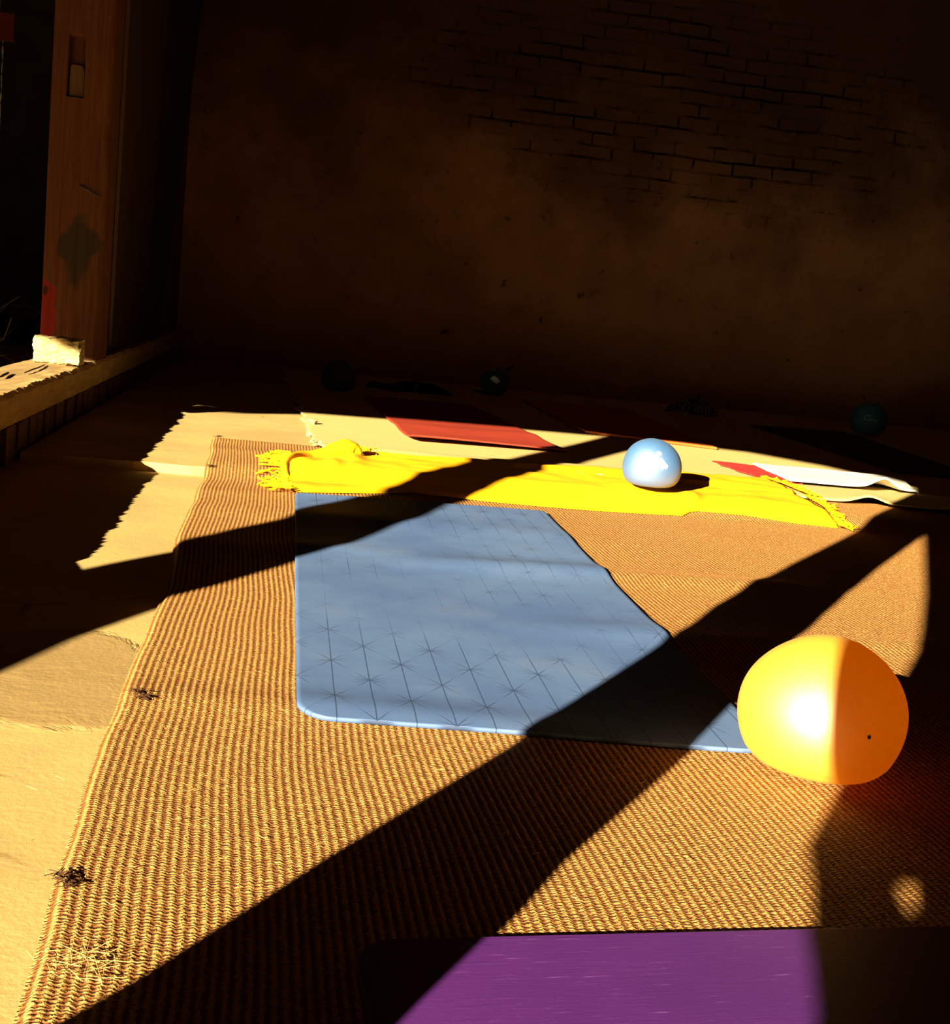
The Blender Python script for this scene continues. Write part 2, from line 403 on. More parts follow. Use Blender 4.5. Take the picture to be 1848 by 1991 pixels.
def room_slab(name, p0, p1, q0, q1, ztop, zbot, nu, nv, amp, seed, mat, parent=None, edge=0.0):
    """a slab with an uneven top; its near edge may be chipped"""
    P = np.linspace(p0, p1, nu); Q = np.linspace(q0, q1, nv)
    PP, QQ = np.meshgrid(P, Q)
    if edge:
        k = (QQ - q0)/(q1 - q0)
        QQ = QQ + (1-k)*edge*noise1(PP, seed+5, 5, 3.0)
    Z = ztop + amp*noise2(PP, QQ, seed, 4, 1.5)
    X = PP*NV_[0] + QQ*UV_[0]; Y = PP*NV_[1] + QQ*UV_[1]
    top = np.stack([X, Y, Z], -1).reshape(-1, 3)
    bot = top.copy(); bot[:, 2] = zbot
    N = nu*nv
    f = [tuple(r) for r in grid_faces(nu, nv)]
    ring = list(range(nu)) + [nu*j + nu-1 for j in range(1, nv)] + [nu*(nv-1)+i for i in range(nu-2, -1, -1)] + [nu*j for j in range(nv-2, 0, -1)]
    for i in range(len(ring)):
        a, b = ring[i], ring[(i+1) % len(ring)]
        f.append((a, N+a, N+b, b))
    f.append(tuple(N+r for r in ring[::-1]))
    return mesh_obj(name, np.vstack([top, bot]), f, mat, parent, False)

struct(room_slab('floor', -8, 8, -4.0, 8.6, 0.0, -0.3, 120, 100, 0.0012, 11, M['floor']))
# the floor rises by one low step under the far end of the rug
struct(room_slab('trim_1', LEFT_P, 7.0, STEP_Q, 8.6, STEP_H, -0.1, 200, 60, 0.001, 12, M['floor'], None, 0.012))

def wall_prism(name, poly, d0, d1, axis, mat, uvo=(0, 0)):
    """poly of (along, z) extruded between two offsets; axis 'p' runs along the back wall, 'q' along the left wall, 'x' along world x"""
    V = []
    for d in (d0, d1):
        for (s, z) in poly:
            V.append(room(s, d, z) if axis == 'p' else room(d, s, z) if axis == 'q' else (s, d, z))
    n = len(poly)
    F = [tuple(range(n)), tuple(range(2*n-1, n-1, -1))] + [(i, i+n, (i+1) % n + n, (i+1) % n) for i in range(n)]
    uvs = [(s, z) for (s, z) in poly]*2
    o = mesh_obj(name, V, F, mat, None, False, uvs)
    bm = bmesh.new(); bm.from_mesh(o.data); bmesh.ops.recalc_face_normals(bm, faces=bm.faces)
    bmesh.ops.triangulate(bm, faces=[f for f in bm.faces if len(f.verts) > 4]); bm.to_mesh(o.data); bm.free()
    return o

# back wall, slightly uneven
nu, nv = 160, 90
PP, ZZ = np.meshgrid(np.linspace(-1.0, 8, nu), np.linspace(-0.1, 4.6, nv))
QQ = BACK_Q + 0.012*noise2(PP, ZZ, 3, 5, 0.7)
V = np.stack([PP*NV_[0]+QQ*UV_[0], PP*NV_[1]+QQ*UV_[1], ZZ], -1).reshape(-1, 3)
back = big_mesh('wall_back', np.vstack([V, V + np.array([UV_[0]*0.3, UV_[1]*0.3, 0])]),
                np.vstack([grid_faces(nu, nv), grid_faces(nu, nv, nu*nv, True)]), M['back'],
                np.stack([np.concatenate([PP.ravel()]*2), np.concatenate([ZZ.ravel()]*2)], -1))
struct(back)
struct(wall_prism('wall_side_bay', [(-8, -0.1), (-1.0, -0.1), (-1.0, 4.6), (-8, 4.6)], BACK_Q, BACK_Q+0.3, 'p', M['dark']))
struct(wall_prism('wall_right', [(-5, -0.1), (8.6, -0.1), (8.6, 4.6), (-5, 4.6)], 7.0, 7.2, 'q', M['darkplaster']))
struct(wall_prism('wall_far_left', [(-0.9, -0.1), (8.6, -0.1), (8.6, 4.6), (-0.9, 4.6)], -7.4, -7.2, 'q', M['dark']))
struct(wall_prism('ceiling', [(-9, 4.5), (9, 4.5), (9, 4.7), (-9, 4.7)], -4.5, 8.8, 'p', M['ceil']))

# front wall behind the camera with the arched opening the sun comes through
arch = [(-6.3, 0.0), (-6.25, 2.45), (-5.6, 2.56), (-5.10, 2.547), (-4.94, 2.532), (-4.83, 2.48), (-4.72, 2.505), (-4.64, 2.565), (-4.2, 2.622), (-3.83, 2.67), (-3.464, 2.70), (-3.097, 2.70), (-2.816, 2.688),
        (-2.40, 2.601), (-2.10, 2.50), (-1.912, 2.43), (-1.78, 2.22), (-1.647, 2.00), (-1.486, 1.705), (-1.385, 1.498), (-1.350, 1.28), (-1.343, 1.236),
        (-1.334, 1.194), (-1.327, 1.161), (-1.289, 1.121), (-1.268, 1.094), (-1.240, 1.067), (-1.216, 1.041), (-1.13, 0.8), (-1.08, 0.4), (-1.06, 0.0)]
poly = [(-8.5, 0.0), (-6.3, 0.0)] + arch[1:-1] + [(-1.06, 0.0), (7.4, 0.0), (7.4, 4.6), (-8.5, 4.6)]
front = struct(wall_prism('wall_front', poly, -2.03, -2.0, 'x', M['darkplaster']))
# unseen hole added to pass a spot of sun; opening's right edge shaped likewise
hole = wall_prism('hole', [(-1.226, 1.147), (-1.197, 1.145), (-1.179, 1.116), (-1.190, 1.119)], -2.3, -1.9, 'x', M['dark'])
md = front.modifiers.new('hole', 'BOOLEAN'); md.object = hole; md.operation = 'DIFFERENCE'; md.solver = 'EXACT'
dg = bpy.context.evaluated_depsgraph_get()
front_me = bpy.data.meshes.new_from_object(front.evaluated_get(dg))
front.modifiers.clear(); front.data = front_me; bpy.data.objects.remove(hole)

# left wall: brick plinth, bricks on edge
V, F = [], []
def add_box_pq(V, F, p0, p1, q0, q1, z0, z1, j=0.0):
    b = len(V)
    for (p, q, z) in [(p0, q0, z0), (p1, q0, z0), (p1, q1, z0), (p0, q1, z0), (p0, q0, z1), (p1, q0, z1), (p1, q1, z1), (p0, q1, z1)]:
        V.append(room(p+random.uniform(-j, j), q+random.uniform(-j, j), z+random.uniform(-j, j)))
    F += [tuple(b+i for i in f) for f in [(3, 2, 1, 0), (4, 5, 6, 7), (0, 1, 5, 4), (1, 2, 6, 5), (2, 3, 7, 6), (3, 0, 4, 7)]]
q = -2.0
add_box_pq(V, F, -1.02, LEFT_P-0.03, -2.0, 8.48, -0.02, 0.108)
while q < 8.4:
    w = random.uniform(0.06, 0.085)
    add_box_pq(V, F, -0.95, LEFT_P-0.012+random.uniform(-0.01, 0.006), q, q+w-0.012, -0.01, 0.106, 0.003)
    q += w
struct(mesh_obj('wall_left', V, F, M['plinth']))
# panel, brace and upper boards of the left wall behind the post
struct(wall_prism('trim_2', [(5.62, 0.195), (6.98, 0.195), (7.0, 4.5), (5.62, 4.5)], LEFT_P-0.065, LEFT_P-0.05, 'q', M['board']))
struct(wall_prism('trim_3', [(6.72, 0.195), (6.97, 0.195), (7.45, 0.80), (8.32, 2.2), (9.0, 3.3) if 0 else (8.45, 2.6), (8.45, 4.5), (7.0, 4.5), (6.95, 1.9)], LEFT_P-0.05, LEFT_P-0.01, 'q', M['dark']))
struct(wall_prism('trim_4', [(6.98, 0.195), (8.49, 0.195), (8.49, 4.5), (6.98, 4.5)], LEFT_P-0.14, LEFT_P-0.06, 'q', M['darkplaster']))

# the post between camera and opening, and a crooked pole outside it: only their shadows reach the picture
def upright(name, left, right, y, depth, mat):
    """left / right outlines as lists of (x, z)"""
    n = len(left); V = []
    for dy in (0, depth):
        for (x, z) in left: V.append((x-dy*0.52, y-dy, z))
        for (x, z) in right: V.append((x-dy*0.52, y-dy, z))
    F = []
    for i in range(n-1):
        F += [(i, n+i, n+i+1, i+1), (2*n+i+1, 3*n+i+1, 3*n+i, 2*n+i), (i+1, 2*n+i+1, 2*n+i, i), (n+i, 3*n+i, 3*n+i+1, n+i+1)]
    F += [(0, 2*n, 3*n, n), (n-1, 2*n-1, 4*n-1, 3*n-1)]
    o = mesh_obj(name, V, F, mat)
    bm = bmesh.new(); bm.from_mesh(o.data); bmesh.ops.recalc_face_normals(bm, faces=bm.faces); bm.to_mesh(o.data); bm.free()
    return struct(o)
zs = [0.0, 0.447, 0.479, 0.535, 0.576, 0.711, 0.908, 1.031, 1.235, 1.50, 1.684, 4.5]
lx = [-0.93, -0.922, -0.917, -0.924, -0.930, -0.939, -0.967, -1.008, -1.018, -1.010, -1.004, -1.05]
rx = [-0.67, -0.682, -0.69, -0.70, -0.714, -0.724, -0.765, -0.79, -0.815, -0.82, -0.822, -0.85]
upright('trim_5', list(zip(lx, zs)), list(zip(rx, zs)), -0.40, 0.05, M['oak'])
low = [(-1.85, 0.0), (-1.95, 0.60), (-2.072, 0.955), (-2.138, 1.026), (-2.185, 1.104), (-2.196, 1.165), (-2.24, 1.268), (-2.255, 1.346), (-2.308, 1.431), (-2.328, 1.484), (-2.425, 1.60), (-2.432, 1.685),
       (-2.437, 1.74), (-2.46, 1.82), (-2.60, 2.034), (-2.663, 2.175), (-2.75, 2.4), (-2.95, 3.0)]
upp = [(-2.40, 0.0), (-2.45, 0.60), (-2.49, 1.0), (-2.499, 1.172), (-2.514, 1.238), (-2.522, 1.292), (-2.560, 1.372), (-2.565, 1.431), (-2.608, 1.495), (-2.620, 1.556), (-2.655, 1.63), (-2.662, 1.70),
       (-2.70, 1.805), (-2.795, 1.972), (-2.863, 2.107), (-2.997, 2.398), (-3.1, 2.6), (-3.3, 3.0)]
upright('trim_6', upp, low, -1.10, 0.05, M['oak'])

# ------------------------------------------------------------------ sill beam, post, block
def rough_beam():
    nq = 700; Q = np.linspace(-2.0, 8.47, nq)
    pf, pb, z0, z1 = LEFT_P, -0.975, 0.107, 0.206
    prof = [(pb, z0), (pb, z1-0.01), (pb+0.012, z1), (pb+0.06, z1), (pb+0.12, z1), (pf-0.05, z1), (pf-0.012, z1-0.001), (pf, z1-0.014), (pf+0.002, z1-0.05), (pf, z0+0.01), (pf-0.015, z0)]
    n = len(prof); V = []
    for i, q in enumerate(Q):
        rag = 0.007*noise1(np.array([q]), 21, 6, 3.5)[0] + random.uniform(-0.004, 0.004)
        for k, (p, z) in enumerate(prof):
            dp = rag if k in (6, 7) else 0.4*rag if k in (8, 9) else 0
            dz = 0.003*noise2(np.array([q]), np.array([p*6]), 22, 4, 1.3)[0] if 1 <= k <= 7 else 0
            if k in (6,): dz += random.uniform(-0.003, 0.002)
            V.append(room(p+dp, q, z+dz))
    F = [(i*n+k, i*n+(k+1) % n, (i+1)*n+(k+1) % n, (i+1)*n+k) for i in range(nq-1) for k in range(n)]
    F += [tuple(range(n-1, -1, -1)), tuple((nq-1)*n+k for k in range(n))]
    o = mesh_obj('timber_sill', V, F, M['sill'])
    return o
sill = tag(rough_beam(), 'rough timber sill beam on a low brick plinth, sunlit where the post stands', 'beam')
# drying cracks in the top of the sill
def crack(pts, w, parent):
    n = len(pts); V = []
    for i, (p, q) in enumerate(pts):
        ww = w*math.sin(math.pi*(i+0.3)/(n-0.4)) + 0.0006
        for s in (-1, 1): V.append(room(p+s*ww, q, 0.2125))
        V.append(room(p, q, 0.2095))
    F = []
    for i in range(n-1):
        a, b = 3*i, 3*i+3
        F += [(a, a+2, b+2, b), (a+2, a+1, b+1, b+2)]
    return mesh_obj('crack', V, F, M['tuft'], parent)
def px_sill(x, y):
    P = at(x, y, 0.2125); return to_pq(P[0], P[1])
crack([px_sill(*p) for p in [(48, 724), (56, 721), (64, 718), (70, 716), (76, 714), (82, 711), (88, 708)]], 0.004, sill)
crack([px_sill(*p) for p in [(0, 732), (5, 731), (10, 728), (15, 725), (18, 723)]], 0.007, sill)

# post
PQ = 4.949
def make_post():
    root = empty('timber_post', room(-0.868, PQ, 0.206)); root.rotation_euler = (0, 0, WA)
    W2 = 0.109; H = 4.28
    nx, nz = 45, 300
    zz = np.concatenate([np.linspace(0, 1.6, 240), np.linspace(1.62, H, 60)])
    XX, ZZ = np.meshgrid(np.linspace(-W2, W2, nx), zz)
    edge = (np.abs(XX) > W2-1e-6)
    D = 0.004*noise2(XX*6, ZZ*0.8, 31, 4, 1.0) + 0.0015*noise2(XX*40, ZZ*0.7, 32, 3, 1.0)
    wane = 0.006*np.clip(noise1(ZZ, 33, 5, 2.0), 0, 2)*np.clip((XX-W2+0.02)/0.02, 0, 1)
    XX2 = XX - wane + (XX > 0)*(-0.002)
    D = D + 0.010*np.clip((np.abs(XX)-W2+0.012)/0.012, 0, 1)**2 + wane
    # the mortise pocket
    mort = ((XX > -0.052) & (XX < 0.008) & (ZZ > 0.955) & (ZZ < 1.165)).astype(float)
    D = D + 0.035*mort
    front_v = np.stack([XX2, D, ZZ], -1).reshape(-1, 3)
    back_v = np.stack([XX, np.full_like(XX, 0.20), ZZ], -1).reshape(-1, 3)
    N = nx*nz
    F = [tuple(r) for r in grid_faces(nx, nz)] + [tuple(r) for r in grid_faces(nx, nz, N, True)]
    for j in range(nz-1):
        F.append((j*nx, (j+1)*nx, N+(j+1)*nx, N+j*nx))
        a = j*nx+nx-1; F.append((a, N+a, N+a+nx, a+nx))
    for i in range(nx-1):
        F.append((i, N+i, N+i+1, i+1)); a = (nz-1)*nx+i; F.append((a, a+1, N+a+1, N+a))
    shaft = mesh_obj('shaft', np.vstack([front_v, back_v]), F, M['post'], root)
    # tenon stub inside the pocket
    tv = []
    for y in (0.012, 0.034):
        for (x, z) in [(-0.046, 0.957), (0.004, 0.957), (0.004, 1.05), (-0.003, 1.062), (-0.008, 1.066), (-0.041, 1.066), (-0.046, 1.055)]: tv.append((x, y, z))
    tf = [tuple(range(7)), tuple(range(13, 6, -1))] + [(i, i+7, (i+1) % 7+7, (i+1) % 7) for i in range(7)]
    mesh_obj('tenon_stub', tv, tf, M['oak'], root)
    # bent nail
    tube('nail', [(0.012, -0.004, 0.64), (0.02, -0.012, 0.635), (0.05, -0.014, 0.622), (0.083, -0.008, 0.605)], 0.0035, M['metal'], root)
    return root
def tube(name, pts, r, mat, parent=None, sides=8, radii=None):
    P = [np.array(p, float) for p in pts]; n = len(P); V = []
    for i in range(n):
        d = P[min(i+1, n-1)] - P[max(i-1, 0)]; d /= np.linalg.norm(d)+1e-9
        a = np.cross(d, [0, 0, 1.0]);
        if np.linalg.norm(a) < 1e-3: a = np.cross(d, [1.0, 0, 0])
        a /= np.linalg.norm(a); b = np.cross(d, a); rr = radii[i] if radii is not None else r
        for k in range(sides):
            t = 2*math.pi*k/sides; V.append(P[i] + rr*(a*math.cos(t)+b*math.sin(t)))
    F = [(i*sides+k, i*sides+(k+1) % sides, (i+1)*sides+(k+1) % sides, (i+1)*sides+k) for i in range(n-1) for k in range(sides)]
    F += [tuple(range(sides-1, -1, -1)), tuple((n-1)*sides+k for k in range(sides))]
    return mesh_obj(name, V, F, mat, parent, True)
tag(make_post(), 'square brown timber post with a red paint smear and dark stain, on the sill', 'post')

# pale block leaning on the post foot
def lump_box(name, size, seed, mat, amp=0.006, div=14, parent=None, round_=0.15):
    sx, sy, sz = size
    bm = bmesh.new(); bmesh.ops.create_cube(bm, size=1.0)
    bmesh.ops.subdivide_edges(bm, edges=bm.edges[:], cuts=div, use_grid_fill=True)
    for v in bm.verts:
        c = v.co.copy(); l = c.length
        k = 1 - round_*max(0, (l-0.55))/0.32*0.5
        c *= k
        a = noise2(np.array([c.x*3+c.z*1.7]), np.array([c.y*3-c.z*2.1]), seed, 4, 0.7)[0]
        nrm = v.co.normalized()
        v.co = Vector((c.x*sx, c.y*sy, c.z*sz)) + nrm*a*amp
    me = bpy.data.meshes.new(name); bm.to_mesh(me); bm.free()
    me.materials.append(mat)
    o = bpy.data.objects.new(name, me); col.objects.link(o)
    if parent: o.parent = parent
    return o
blk = lump_box('stone_block', (0.160, 0.10, 0.088), 5, M['limestone'], 0.010, 18)
ba, bb_ = to_pq(*at(64, 706, 0.208)[:2]), to_pq(*at(158, 712, 0.208)[:2])
blk.location = room((ba[0]+bb_[0])/2-0.008, (ba[1]+bb_[1])/2+0.062, 0.2535); blk.rotation_euler = (0, 0, WA)
tag(blk, 'pale chipped stone block in full sun against the post foot', 'stone')

# ------------------------------------------------------------------ rug height
def base_z(x, y):
    p, q = to_pq(x, y); return STEP_H*sstep(STEP_Q-0.16, STEP_Q+0.05, q)
def wave(x, y):
    """gentle folds of the rug and of what lies on it"""
    p, q = to_pq(x, y)
    z = 0.0035*noise2(x, y, 41, 2, 0.55)
    def ridge(q0, k, amp, sg, pa, pb):
        c = q - (q0 + k*p) ; return amp*np.exp(-(c/sg)**2)*sstep(pa-0.1, pa+0.15, p)*(1-sstep(pb-0.15, pb+0.2, p))
    z = z + ridge(2.58, 0.05, 0.010, 0.07, 0.25, 1.2) + ridge(2.05, 0.1, 0.007, 0.07, 0.45, 1.3) + ridge(3.05, -0.05, 0.0035, 0.09, -0.2, 0.9)
    z = z + ridge(2.68, 0.05, 0.003, 0.05, -0.6, 0.15) + ridge(1.62, -0.1, 0.005, 0.05, -0.5, 0.4) + ridge(3.35, 0.2, 0.005, 0.06, -0.5, 0.3)
    z = z + ridge(4.2, 0.0, 0.006, 0.05, -0.6, 0.5) + ridge(3.95, 0.0, 0.007, 0.06, -0.6, 0.2)
    return z + 0.008
def rug_top(x, y): return base_z(x, y) + wave(x, y) + 0.009

# coir rug as real ribs
RIB = 0.0098
A = at(412, 857, 0.03)[:2]; Bv = (at(5, 1991, 0.012)[:2] - A); ldir = -Bv/np.linalg.norm(Bv)      # towards the far end
wv = at(1700, 985, 0.03)[:2] - A; wdir = wv/np.linalg.norm(wv)
NR = 345; nu = NR*4 + 1; LEN = 4.75; nv = 400
uu = np.arange(nu)/4.0; ss_ = np.linspace(0, LEN, nv)
UU, SS = np.meshgrid(uu, ss_)
wob = 0.006*noise2(UU*RIB, SS, 51, 3, 0.9)
lat = UU*RIB + wob
edge_n = 0.006*noise1(SS, 52, 4, 0.6)*np.exp(-UU*RIB/0.12)
lat = lat + edge_n
farn = 0.012*noise1(UU*RIB, 53, 4, 1.0)*np.exp(-SS/0.25)
X = A[0] + wdir[0]*lat - ldir[0]*(SS+farn); Y = A[1] + wdir[1]*lat - ldir[1]*(SS+farn)
Z = rug_top(X, Y) - 0.0012 + 0.0008*np.cos(2*math.pi*(UU-0.0)) * (1)
edge_drop = np.minimum(np.minimum(UU/1.5, (NR-UU)/1.5), np.minimum(SS/0.012, (LEN-SS)/0.012))
drop = 1 - sstep(0, 1, edge_drop)
Z = Z*(1-drop) + (base_z(X, Y)+0.002 + (wave(X, Y)-0.008)*0.7+0.004)*drop
verts = np.stack([X, Y, Z], -1).reshape(-1, 3)
coir_o = big_mesh('coir_rug', verts, grid_faces(nu, nv, 0, True), M['coir'], np.stack([UU.ravel(), SS.ravel()], -1))
tag(coir_o, 'large coarse brown ribbed coir rug across the floor, under the blue mat', 'rug')

# dark frayed tufts on the rug's left edge
def strands(name, centers, count, length, rad, mat, parent=None, flat=0.3, spread=0.02, seed=0, rise=0.004):
    g = np.random.default_rng(seed); V, F = [], []
    for (cx, cy, cz) in centers:
        for k in range(count):
            a = g.random()*6.283; L = length*(0.4+0.9*g.random())
            o = np.array([cx+g.normal()*spread, cy+g.normal()*spread, cz + g.random()*rise])
            d = np.array([math.cos(a), math.sin(a), flat*g.normal()*0.5]); bend = np.array([-d[1], d[0], 0])*g.normal()*0.35
            pts = [o - d*L/2, o + bend*L*0.3, o + d*L/2]
            b = len(V)
            for i, p in enumerate(pts):
                p = p.copy(); p[2] = max(p[2], cz)
                dd = pts[2]-pts[0]; s = np.array([-dd[1], dd[0], 0]); s /= np.linalg.norm(s)+1e-9
                for w in ((s*rad), (np.array([0, 0, 1.0])*rad*1.5), (-s*rad)): V.append(p + w)
            for i in range(2):
                a0 = b+3*i
                F += [(a0, a0+1, a0+4, a0+3), (a0+1, a0+2, a0+5, a0+4), (a0+2, a0, a0+3, a0+5)]
            F += [(b, b+2, b+1), (b+6, b+7, b+8)]
    return mesh_obj(name, V, F, mat, parent)
for i, (pts, cnt) in enumerate([([(256, 1343), (265, 1352), (277, 1362), (290, 1370)], 14), ([(112, 1690), (120, 1704), (132, 1716), (160, 1722)], 12),
                                ([(404, 912), (410, 917), (418, 923)], 16), ([(419, 856), (424, 862), (430, 868)], 16)]):
    cs = []
    for (x, y) in pts:
        P = at(x, y, 0.02); cs.append((P[0], P[1], float(rug_top(P[0], P[1]))+0.0005))
    strands('frayed_tuft', cs[1:3] if i < 2 else cs[1:2], int(cnt*1.8), 0.015, 0.00045, M['tuft'], coir_o, 0.3, 0.0035 if i < 2 else 0.006, 60+i, 0.005)

# ------------------------------------------------------------------ flat sheets
def sheet(name, c, nu, nv, thick, zfun, mat, parent=None, rn=0.0, rf=0.0, edge=None, lift=None, uvscale=None):
    """c: near-left, near-right, far-right, far-left ground points; rn / rf round the near / far corners"""
    c = [np.array(k[:2], float) for k in c]
    Wd = np.linalg.norm(c[1]-c[0]); Ln = np.linalg.norm(c[3]-c[0])
    def spaced(n, r1, r2, L):
        base = np.linspace(0, 1, n)
        ex = []
        if r1: ex += list(r1/L*(1-np.cos(np.linspace(0, math.pi/2, 8))))
        if r2: ex += list(1 - r2/L*(1-np.cos(np.linspace(0, math.pi/2, 8))))
        ex += [0.002/L, 1-0.002/L]
        return np.unique(np.round(np.concatenate([base, ex]), 6))
    T = spaced(nv, rn, rf, Ln); S0 = np.concatenate([[0, 0.0015/Wd], np.linspace(0, 1, nu)[1:-1], [1-0.0015/Wd, 1]])
    nu, nv = len(S0), len(T)
    SS, TT = np.meshgrid(S0, T)
    ins = np.zeros(nv)
    for r, d in ((rn, T*Ln), (rf, (1-T)*Ln)):
        if r > 0:
            k = np.clip(r-d, 0, r); ins = np.maximum(ins, r - np.sqrt(np.maximum(r*r-k*k, 0)))
    I = (ins/Wd)[:, None]
    S = I + SS*(1-2*I)
    if edge is not None:
        dS, dT = edge(S, TT, Wd, Ln); S = S+dS; Tm = TT+dT
    else: Tm = TT
    P = (c[0]*(1-S[..., None])+c[1]*S[..., None])*(1-Tm[..., None]) + (c[3]*(1-S[..., None])+c[2]*S[..., None])*Tm[..., None]
    X, Y = P[..., 0], P[..., 1]
    Zb = zfun(X, Y)
    if lift is not None: Zb = Zb + lift(S, Tm, Wd, Ln)
    bev = min(0.0015, thick*0.4)
    rim = (SS <= 0) | (SS >= 1) | (TT <= 0) | (TT >= 1)
    Zt = Zb + thick - rim*bev
    N = nu*nv
    top = np.stack([X, Y, Zt], -1).reshape(-1, 3); bot = np.stack([X, Y, Zb], -1).reshape(-1, 3)
    ring = list(range(nu)) + [nu*j+nu-1 for j in range(1, nv)] + [nu*(nv-1)+i for i in range(nu-2, -1, -1)] + [nu*j for j in range(nv-2, 0, -1)]
    ring = np.array(ring); nx = np.roll(ring, -1)
    side = np.stack([ring, N+ring, N+nx, nx], -1)
    F = np.vstack([grid_faces(nu, nv), grid_faces(nu, nv, N, True), side])
    uv = np.stack([np.concatenate([(S*Wd).ravel()]*2), np.concatenate([(Tm*Ln).ravel()]*2)], -1)
    return big_mesh(name, np.vstack([top, bot]), F, mat, uv, True, parent)

zr = lambda x, y: rug_top(x, y) + 0.001
zb_ = 0.022
blue = sheet('yoga_mat', [at(576, 1398, zb_), at(1515, 1462, zb_), at(1060, 990, 0.03), at(574, 957, 0.03)], 90, 190, 0.006, zr, M['blue'], None, 0.05, 0.022)
tag(blue, 'blue yoga mat with dark star lines on the brown ribbed rug', 'yoga mat')
pm = [at(702, 1991, 0.02), None, None, None]
pfl = at(684, 1833, 0.02); pfr = at(1900, 1806, 0.02)
pdir = (at(705, 1991, 0.02)-at(686, 1897, 0.02))[:2]; pdir /= np.linalg.norm(pdir)
pl_, pr_ = pfl[:2]+pdir*1.7, pfr[:2]+pdir*1.7
purp = sheet('yoga_mat', [pl_, pr_, pfr, pfl], 60, 120, 0.006, lambda x, y: rug_top(x, y)*0+np.maximum(rug_top(x, y), 0.012)+0.001, M['purple'], None, 0.03, 0.04)
tag(purp, 'purple yoga mat with fine scratches in the foreground', 'yoga mat')

# beige carpet: over the far end of the rug and on to the back wall
bl = [at(622, 885, 0.035), at(1990, 1018, 0.035), None, None]
fdir = (at(579, 761, 0.03)-at(622, 885, 0.035))[:2]
far_l = at(577, 755, 0.03); p_, q_ = to_pq(far_l[0], far_l[1])
bl[3] = np.array(room(p_-0.12, 8.15)[:2]); bl[2] = np.array(room(4.6, 8.25)[:2])
def rugmask(x, y):
    # 1 where the rug lies below
    d = (np.stack([x, y], -1) - A) @ np.array([ldir[0], ldir[1]]); return 1 - sstep(-0.06, 0.12, d)
def z_beige(x, y):
    m = rugmask(x, y); return base_z(x, y)*(1-m) + m*(rug_top(x, y)) + 0.0035 + 0.0025*noise2(x, y, 71, 2, 0.4)
def beige_edge(S, T, W, L):
    e = np.exp(-S*W/0.03)
    dS = e*0.012*noise1(T*L, 72, 5, 2.0)/W
    px = S*W
    dT = np.exp(-T*L/0.15)*(0.02*noise1(px, 73, 2, 0.5))/L
    return dS, dT
def beige_lift(S, T, W, L):
    px = S*W; k = np.exp(-(T*L/0.10)**2)
    return k*(0.022*np.exp(-((px-1.82)/0.055)**2) + 0.018*np.exp(-((px-2.22)/0.10)**2)) + 0.004*np.exp(-(T*L/0.4)**2)*(1+noise1(px, 74, 2, 0.7))
beige = sheet('carpet', bl, 260, 130, 0.006, z_beige, M['beige'], None, 0, 0, beige_edge, beige_lift)
tag(beige, 'plain beige carpet reaching to the back wall beyond the yellow shawl', 'carpet')
def beige_top(x, y): return z_beige(x, y) + 0.0065
zc = 0.045
# red mat
red = sheet('yoga_mat', [at(800, 856, zc), at(1108, 878, zc), at(915, 786, zc), at(706, 769, zc)], 50, 80, 0.006, lambda x, y: beige_top(x, y)+0.003, M['red'], None, 0.0, 0.03,
            None, lambda S, T, W, L: 0.022*np.exp(-T*L/0.10)*(0.7+0.3*np.cos(S*3)) + 0.006*np.exp(-((T*L-0.5)/0.1)**2))
tag(red, 'red mat lying across the edge of the sunlight on the beige carpet', 'yoga mat')
rust = sheet('blanket', [at(1138, 839, zc), at(1395, 871, zc), at(1225, 797, zc), at(1015, 776, zc)], 60, 80, 0.010, lambda x, y: beige_top(x, y)+0.002, M['orange'], None, 0, 0.0,
             lambda S, T, W, L: (0.012*noise1(T*L, 81, 4, 1.0)/W*np.exp(-S*W/0.08), 0*T), lambda S, T, W, L: 0.006*np.abs(noise1(T*L, 82, 3, 0.8))*np.exp(-S*W/0.15))
tag(rust, 'rust coloured blanket in shade between the red mat and the crumpled cloth', 'blanket')
navy = sheet('yoga_mat', [at(1745, 916, zc), at(1935, 936, zc), at(1640, 838, zc), at(1458, 826, zc)], 50, 90, 0.006, lambda x, y: beige_top(x, y)+0.002, M['navy'], None, 0.0, 0.0,
             None, lambda S, T, W, L: 0.010*np.exp(-((S*W)/0.06)**2)*np.exp(-((T*L-0.35)/0.16)**2))
tag(navy, 'near-black mat in deep shade at the right, in front of a teal ball', 'yoga mat')

# red cloth under the white towel
rc = sheet('scarf', [at(1478, 928, zc), at(1562, 940, zc), at(1480, 903, zc), at(1384, 893, zc)], 34, 40, 0.004, lambda x, y: beige_top(x, y)+0.001, M['redcloth'], None, 0, 0.0,
           lambda S, T, W, L: (0.012*noise1(T*L, 91, 5, 3.0)/W*np.exp(-S*W/0.05), 0*T), lambda S, T, W, L: 0.004*np.abs(noise2(S*W, T*L, 92, 3, 2.0)))
tag(rc, 'small red frayed scarf tucked under the white towel', 'scarf')
tw = sheet('towel', [at(1545, 940, zc), at(1784, 960, zc), at(1752, 930, zc), at(1464, 902, zc)], 90, 40, 0.008, lambda x, y: beige_top(x, y)+0.0085, M['towel'], None, 0, 0.0,
           lambda S, T, W, L: (0*T, 0.02*np.sin(S*7)*np.exp(-T*L/0.06)/L),
           lambda S, T, W, L: 0.036*np.exp(-((S*W-0.345)/0.05)**2)*np.exp(-(T*L/0.14)**2) + 0.003*np.abs(noise2(S*W, T*L, 93, 3, 1.2)))
tag(tw, 'white towel with one raised corner fold on the sunlit beige carpet', 'towel')

